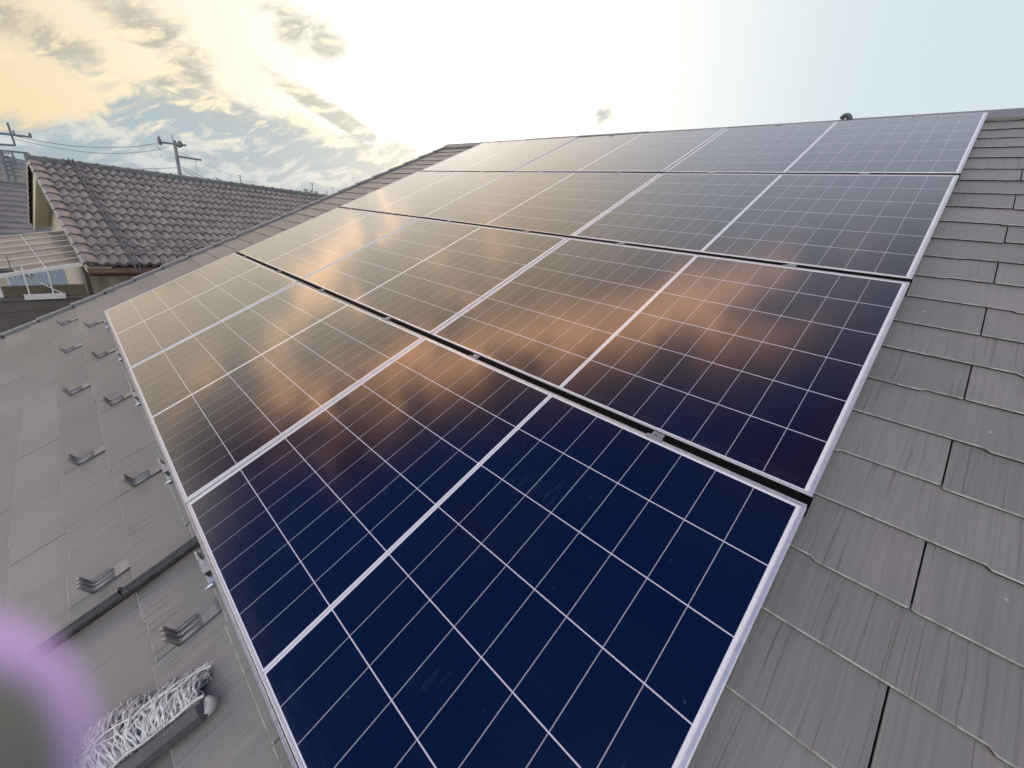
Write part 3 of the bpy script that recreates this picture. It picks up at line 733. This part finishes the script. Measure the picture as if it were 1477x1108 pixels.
b_ = MB(); b_.box(-.02, .02, -.28, .22, -.03, .0); b_.box(-.16, -.13, -.28, .22, -.03, .0); b_.build('bar', M['plastic'], hg)
for i in range(9):
    b_ = MB(); b_.box(-.008, .008, -.26 + .055 * i, -.245 + .055 * i, -.10, -.03); b_.build('peg', M['white'], hg)
b_ = MB(); b_.tube([(0, 0, 0), (0, 0, .20)], .006, 6); b_.build('hook', M['steel'], hg)
_q = MB(); _q.grid([[(-.28, -.75 + .8 * i / 40, z_) if i % 2 else (-.26, -.75 + .8 * i / 40, z_) for i in range(41)] for z_ in (-2.35, -1.45)], 0, 0., False); o = _q.build('side_screen', M['blue']); o.matrix_world = NB; tag(o, 'pale blue translucent corrugated screen at the far side of the balcony', 'screen')

# ------------------------------------------------------------------ house at the far left, with battened metal roof
def ray(x_, y_):
    d_ = CR * ((x_ - 738.5) / 585.06) + CD * ((y_ - 554) / 585.06) + CF
    return d_ / sqrt(d_.x ** 2 + d_.y ** 2)
fh = empty('metal_roof_house', Matrix.Translation((-21.0, -2.2, 0)), 'house with a grey horizontally battened roof, left of the tiled gable', 'house')
top = Z0 + 1.114 - .52
b_ = MB(); n = 12
for k in range(n):
    x0 = -1.6 + 3.9 * k / n; x1 = -1.6 + 3.9 * (k + 1) / n; z0 = top - 1.62 * k / n; z1 = top - 1.62 * (k + 1) / n
    b_.poly([(x0, -6, z0), (x1, -6, z1 + .035), (x1, 2.6, z1 + .035), (x0, 2.6, z0)]); b_.poly([(x1, -6, z1 + .035), (x1, -6, z1), (x1, 2.6, z1), (x1, 2.6, z1 + .035)])
b_.poly([(-1.6, -6, top), (-1.6, 2.6, top), (-5.5, 2.6, top - 1.62), (-5.5, -6, top - 1.62)])
b_.build('roof', M['metalroof'], fh)
b_ = MB(); b_.box(-1.75, -1.45, -6, 2.6, top - .04, top + .03, bev=.01); b_.build('ridge', M['metalroof'], fh)
b_ = MB(); b_.box(-5.2, 2.0, -5.8, 2.4, .003, top - 1.63); b_.poly([(-5.2, 2.4, top - 1.63), (2.0, 2.4, top - 1.63), (-1.6, 2.4, top - .1)][::-1]); b_.build('wall', M['cream'], fh)
for i, (yy, kk) in enumerate([(.35, 3.2), (.62, 9.2), (-.1, 6.)]):
    b_ = MB(); x_ = -1.6 + 3.9 * kk / n; z_ = top - 1.62 * kk / n; b_.box(x_ - .03, x_ + .05, yy - .07, yy + .07, z_, z_ + .09); b_.build('snow_catch', M['soffit'], fh)

# ------------------------------------------------------------------ poles, wires, antennas
def at(px_, py_, dist):      # world point seen at a pixel, dist metres away on the ground plan
    return CP + ray(px_, py_) * dist
up_ = empty('utility_pole', Matrix.Translation(tuple(at(255, 225, 34).xy) + (0,)), 'concrete utility pole with crossarms rising behind the tiled ridge', 'utility pole')
O = Vector(up_.matrix_world.translation)
b_ = MB(); zt = at(249, 202, 34).z; b_.tube([(0, 0, 0), (0, 0, zt)], [.14, .085], 12); b_.build('pole', M['concrete'], up_)
def rel(v): return v - O
b_ = MB(); b_.tube([rel(at(249, 203, 34)), rel(at(248, 193, 34))], .02, 6); b_.build('lightning_rod', M['steel'], up_)
b_ = MB(); b_.beam(rel(at(229, 205, 34)), rel(at(269, 210, 34)), .10); b_.build('crossarm', M['steel'], up_)
b_ = MB(); b_.beam(rel(at(257, 226, 33.8)), rel(at(291, 231, 33.8)), .10); b_.build('crossarm', M['steel'], up_)
for q in ((230, 203), (231, 206), (258, 210), (261, 209)):
    b_ = MB(); p_ = rel(at(*q, 34)); b_.tube([p_ + Vector((0, 0, -.12)), p_, p_ + Vector((0, 0, .22))], [.05, .11, .05], 8); b_.build('insulator', M['steel'], up_)
def wire(name, a, b, sag, r_, label):
    mb = MB(); pts = []
    for i in range(25):
        q = i / 24; p_ = a.lerp(b, q); p_.z -= sag * 4 * q * (1 - q); pts.append(p_)
    mb.tube(pts, r_ * .5, 6); o = mb.build(name, M['wire'], None); tag(o, label, 'wire', 'overhead wires'); return o
wire('overhead_wire', at(229, 206, 34), at(20, 196, 30), .35, .022, 'upper overhead wire from the pole crossarm to the rack at far left')
wire('overhead_wire', at(243, 212, 34), at(20, 200, 30), .45, .018, 'thin overhead wire just under the upper one, left of the pole')
wire('overhead_wire', at(256, 242, 34), at(-60, 242, 34), .1, .022, 'low overhead wire running left from the pole over the tiled ridge')
wire('overhead_wire', at(262, 241, 34), at(352, 268, 60), .4, .035, 'thick drooping wire right of the pole, upper of the bundle')
wire('overhead_wire', at(262, 244, 34), at(330, 264, 60), .4, .035, 'thick drooping wire right of the pole, lower of the bundle')
wire('overhead_wire', at(258, 219, 34), at(400, 268, 70), .5, .018, 'hair-thin wire sloping down to the right from the pole')
wire('overhead_wire', at(281, 230, 33.8), at(285, 250, 33.8), .0, .015, 'short vertical wire hanging from the lower crossarm')
wire('overhead_wire', at(224, 208, 34), at(254, 228, 34), .2, .015, 'short slack wire left of the pole top')
rk = empty('steel_rack', Matrix.Translation(tuple(at(0, 230, 30).xy) + (0,)), 'grey steel wire rack of bars sticking in from the left above the far roof', 'rack')
O = Vector(rk.matrix_world.translation)
for (nm, segs, w) in (('bar', [((-30, 189), (46, 198))], .08), ('bar', [((-20, 207), (21.5, 210))], .08), ('mast', [((10.5, 177), (22, 210.5))], .07), ('bar', [((-20, 215), (41, 221)), ((41, 221), (44.5, 226))], .07), ('bar', [((16.5, 218.5), (23, 236.5))], .06), ('bar', [((-20, 231), (44, 238.5))], .06), ('peg', [((19, 188.5), (21, 194.5))], .06), ('peg', [((42.5, 192), (44, 197.5))], .09)):
    b_ = MB()
    for a, b in segs: b_.beam(rel(at(*a, 30)), rel(at(*b, 30)), w)
    b_.build(nm, M['steel'], rk)
for (a, b, hgt, lab) in (((0, 217), (10.5, 258), 30.5, 'dark leaning utility mast with rungs at the left edge'), ((8.5, 224), (21, 259), 33, 'greenish stepped mast just right of the one at the left edge')):
    pm = empty('utility_mast', Matrix.Translation(tuple(at(*b, hgt).xy) + (0,)), lab, 'mast', 'masts behind the far left roof')
    O = Vector(pm.matrix_world.translation); ta, tb = rel(at(*a, hgt)), rel(at(*b, hgt))
    b_ = MB(); b_.tube([tb + Vector((tb.x - ta.x, tb.y - ta.y, tb.z - ta.z)) * 2.0, tb, ta], [.11, .10, .075], 10); b_.build('pole', M['concrete'], pm)
    for i in range(6):
        q = (i + .5) / 6.5; p_ = ta.lerp(tb, q); b_ = MB(); b_.beam(p_ + Vector((-.04, -.28, -.02)), p_ + Vector((-.04, .28, .02)), .05); b_.build('rung', M['steel'], pm)
for i, (a, b, dd) in enumerate((((346, 252), (346.5, 272), 90), ((450, 263), (451, 285), 110), ((472, 276), (472, 286), 130), ((480, 270), (480, 288), 150), ((313, 256), (313, 264), 80))):
    an = empty('antenna', Matrix.Translation(tuple(at(*b, dd).xy) + (0,)), ['thin antenna mast above the middle of the tiled ridge', 'thin antenna mast near the right end of the tiled ridge', 'short stub mast beside the slate verge', 'far thin mast touching the slate verge', 'faint short antenna just right of the utility pole'][i], 'antenna', 'distant antennas')
    O = Vector(an.matrix_world.translation); b_ = MB(); b_.tube([(0, 0, 0), rel(at(*a, dd))], [.12, .07], 6); b_.build('mast', M['steel'], an)
    b_ = MB(); p_ = rel(at(a[0], a[1] + 2, dd)); b_.beam(p_ + Vector((-.3, -.5, 0)), p_ + Vector((.3, .5, 0)), .05); b_.build('aerial', M['steel'], an)
for i, (px_, w, hh, dd) in enumerate(((441, 9, 276.5, 240), (449, 6, 278, 260), (456, 8, 280, 230), (430, 10, 278, 300))):
    p_ = at(px_, hh, dd); ww = w / 585 * dd
    fb = empty('distant_building', Matrix.Translation((p_.x, p_.y, 0)), ['tallest far building on the skyline beyond the tiled ridge', 'narrow far building on the skyline', 'low far building nearest the slate verge', 'broad far building on the skyline left of the others'][i], 'building', 'far buildings on the skyline')
    b_ = MB(); b_.box(-ww / 2, ww / 2, -ww / 2, ww / 2, 0.003, p_.z); b_.build('wall', M['far'], fb)
    b_ = MB(); b_.box(-ww * .2, ww * .2, -ww * .2, ww * .2, p_.z + .002, p_.z + 1.2); b_.build('roof_box', M['far'], fb)

# ------------------------------------------------------------------ photographer's gloved hand close to the lens
def glove_material():
    m, t, b = mat('work_glove')
    oc = t.new('ShaderNodeTexCoord').outputs['Object']
    x, y, z = t.sep(oc)          # object axes follow the camera: z points back at it
    edge = t.m('ADD', t.m('MULTIPLY', t.vm('LENGTH', oc), -1.), t.m('MULTIPLY', t.m('SUBTRACT', t.noise(oc, 300., 3.), .5), .0012))
    f = t.ss(edge, -.0269, -.0254)
    c = t.mix(f, (.66, .46, .98), (.155, .167, .148))
    t.put(b.inputs['Base Color'], c); b.inputs['Roughness'].default_value = .8
    bn = t.new('ShaderNodeBump'); bn.inputs['Strength'].default_value = .3; bn.inputs['Distance'].default_value = .0005
    t.put(bn.inputs['Height'], t.noise(oc, 1500., 2.)); t.l.new(bn.outputs[0], b.inputs['Normal'])
    return m
def hand():
    bm = bmesh.new(); sk = bm.verts.layers.skin.verify()
    def chain(prev, pts):
        for (x_, y_, z_, r_) in pts:
            v = bm.verts.new((x_ * .001, -y_ * .001, -z_ * .001)); v[sk].radius = (r_ * .001, r_ * .001)
            if prev is not None: bm.edges.new((prev, v))
            prev = v
        return prev
    # millimetres: right, down, forward of the lens
    wrist = chain(None, [(-95, 160, -75, 27)]); wrist[sk].use_root = True
    palm = chain(wrist, [(-92, 128, -60, 30), (-88, 100, -45, 30)])
    chain(palm, [(-66, 74, -20, 11), (-48, 46, 3, 9.0), (-31, 24, 11, 8.2), (-18.0, 9.3, 12.4, 7.6)])
    chain(palm, [(-80, 66, -24, 11), (-78, 36, -4, 9.2), (-70, 14, 8, 8.4), (-60, -2, 10, 7.6)])
    chain(palm, [(-97, 66, -30, 11), (-104, 38, -12, 9.0), (-100, 20, 4, 8.2), (-92, 6, 8, 7.4)])
    chain(palm, [(-112, 78, -36, 10), (-124, 56, -22, 8.2), (-124, 40, -8, 7.4), (-118, 28, 0, 6.8)])
    chain(wrist, [(-62, 128, -78, 13), (-38, 104, -72, 10.5), (-24, 80, -58, 9), (-18, 62, -46, 8)])
    chain(wrist, [(-100, 200, -95, 27), (-106, 260, -120, 30)])
    me = bpy.data.meshes.new('gloved_hand'); bm.to_mesh(me); bm.free()
    o = bpy.data.objects.new('gloved_hand', me); COL.objects.link(o)
    me.materials.append(glove_material())
    s_ = o.modifiers.new('skin', 'SKIN'); s_.use_smooth_shade = True
    u = o.modifiers.new('sub', 'SUBSURF'); u.levels = 2; u.render_levels = 3
    o.matrix_world = CAMM
    tag(o, 'blurred fingertip of a lilac and grey work glove at the lower left corner', 'gloved hand')
hand()
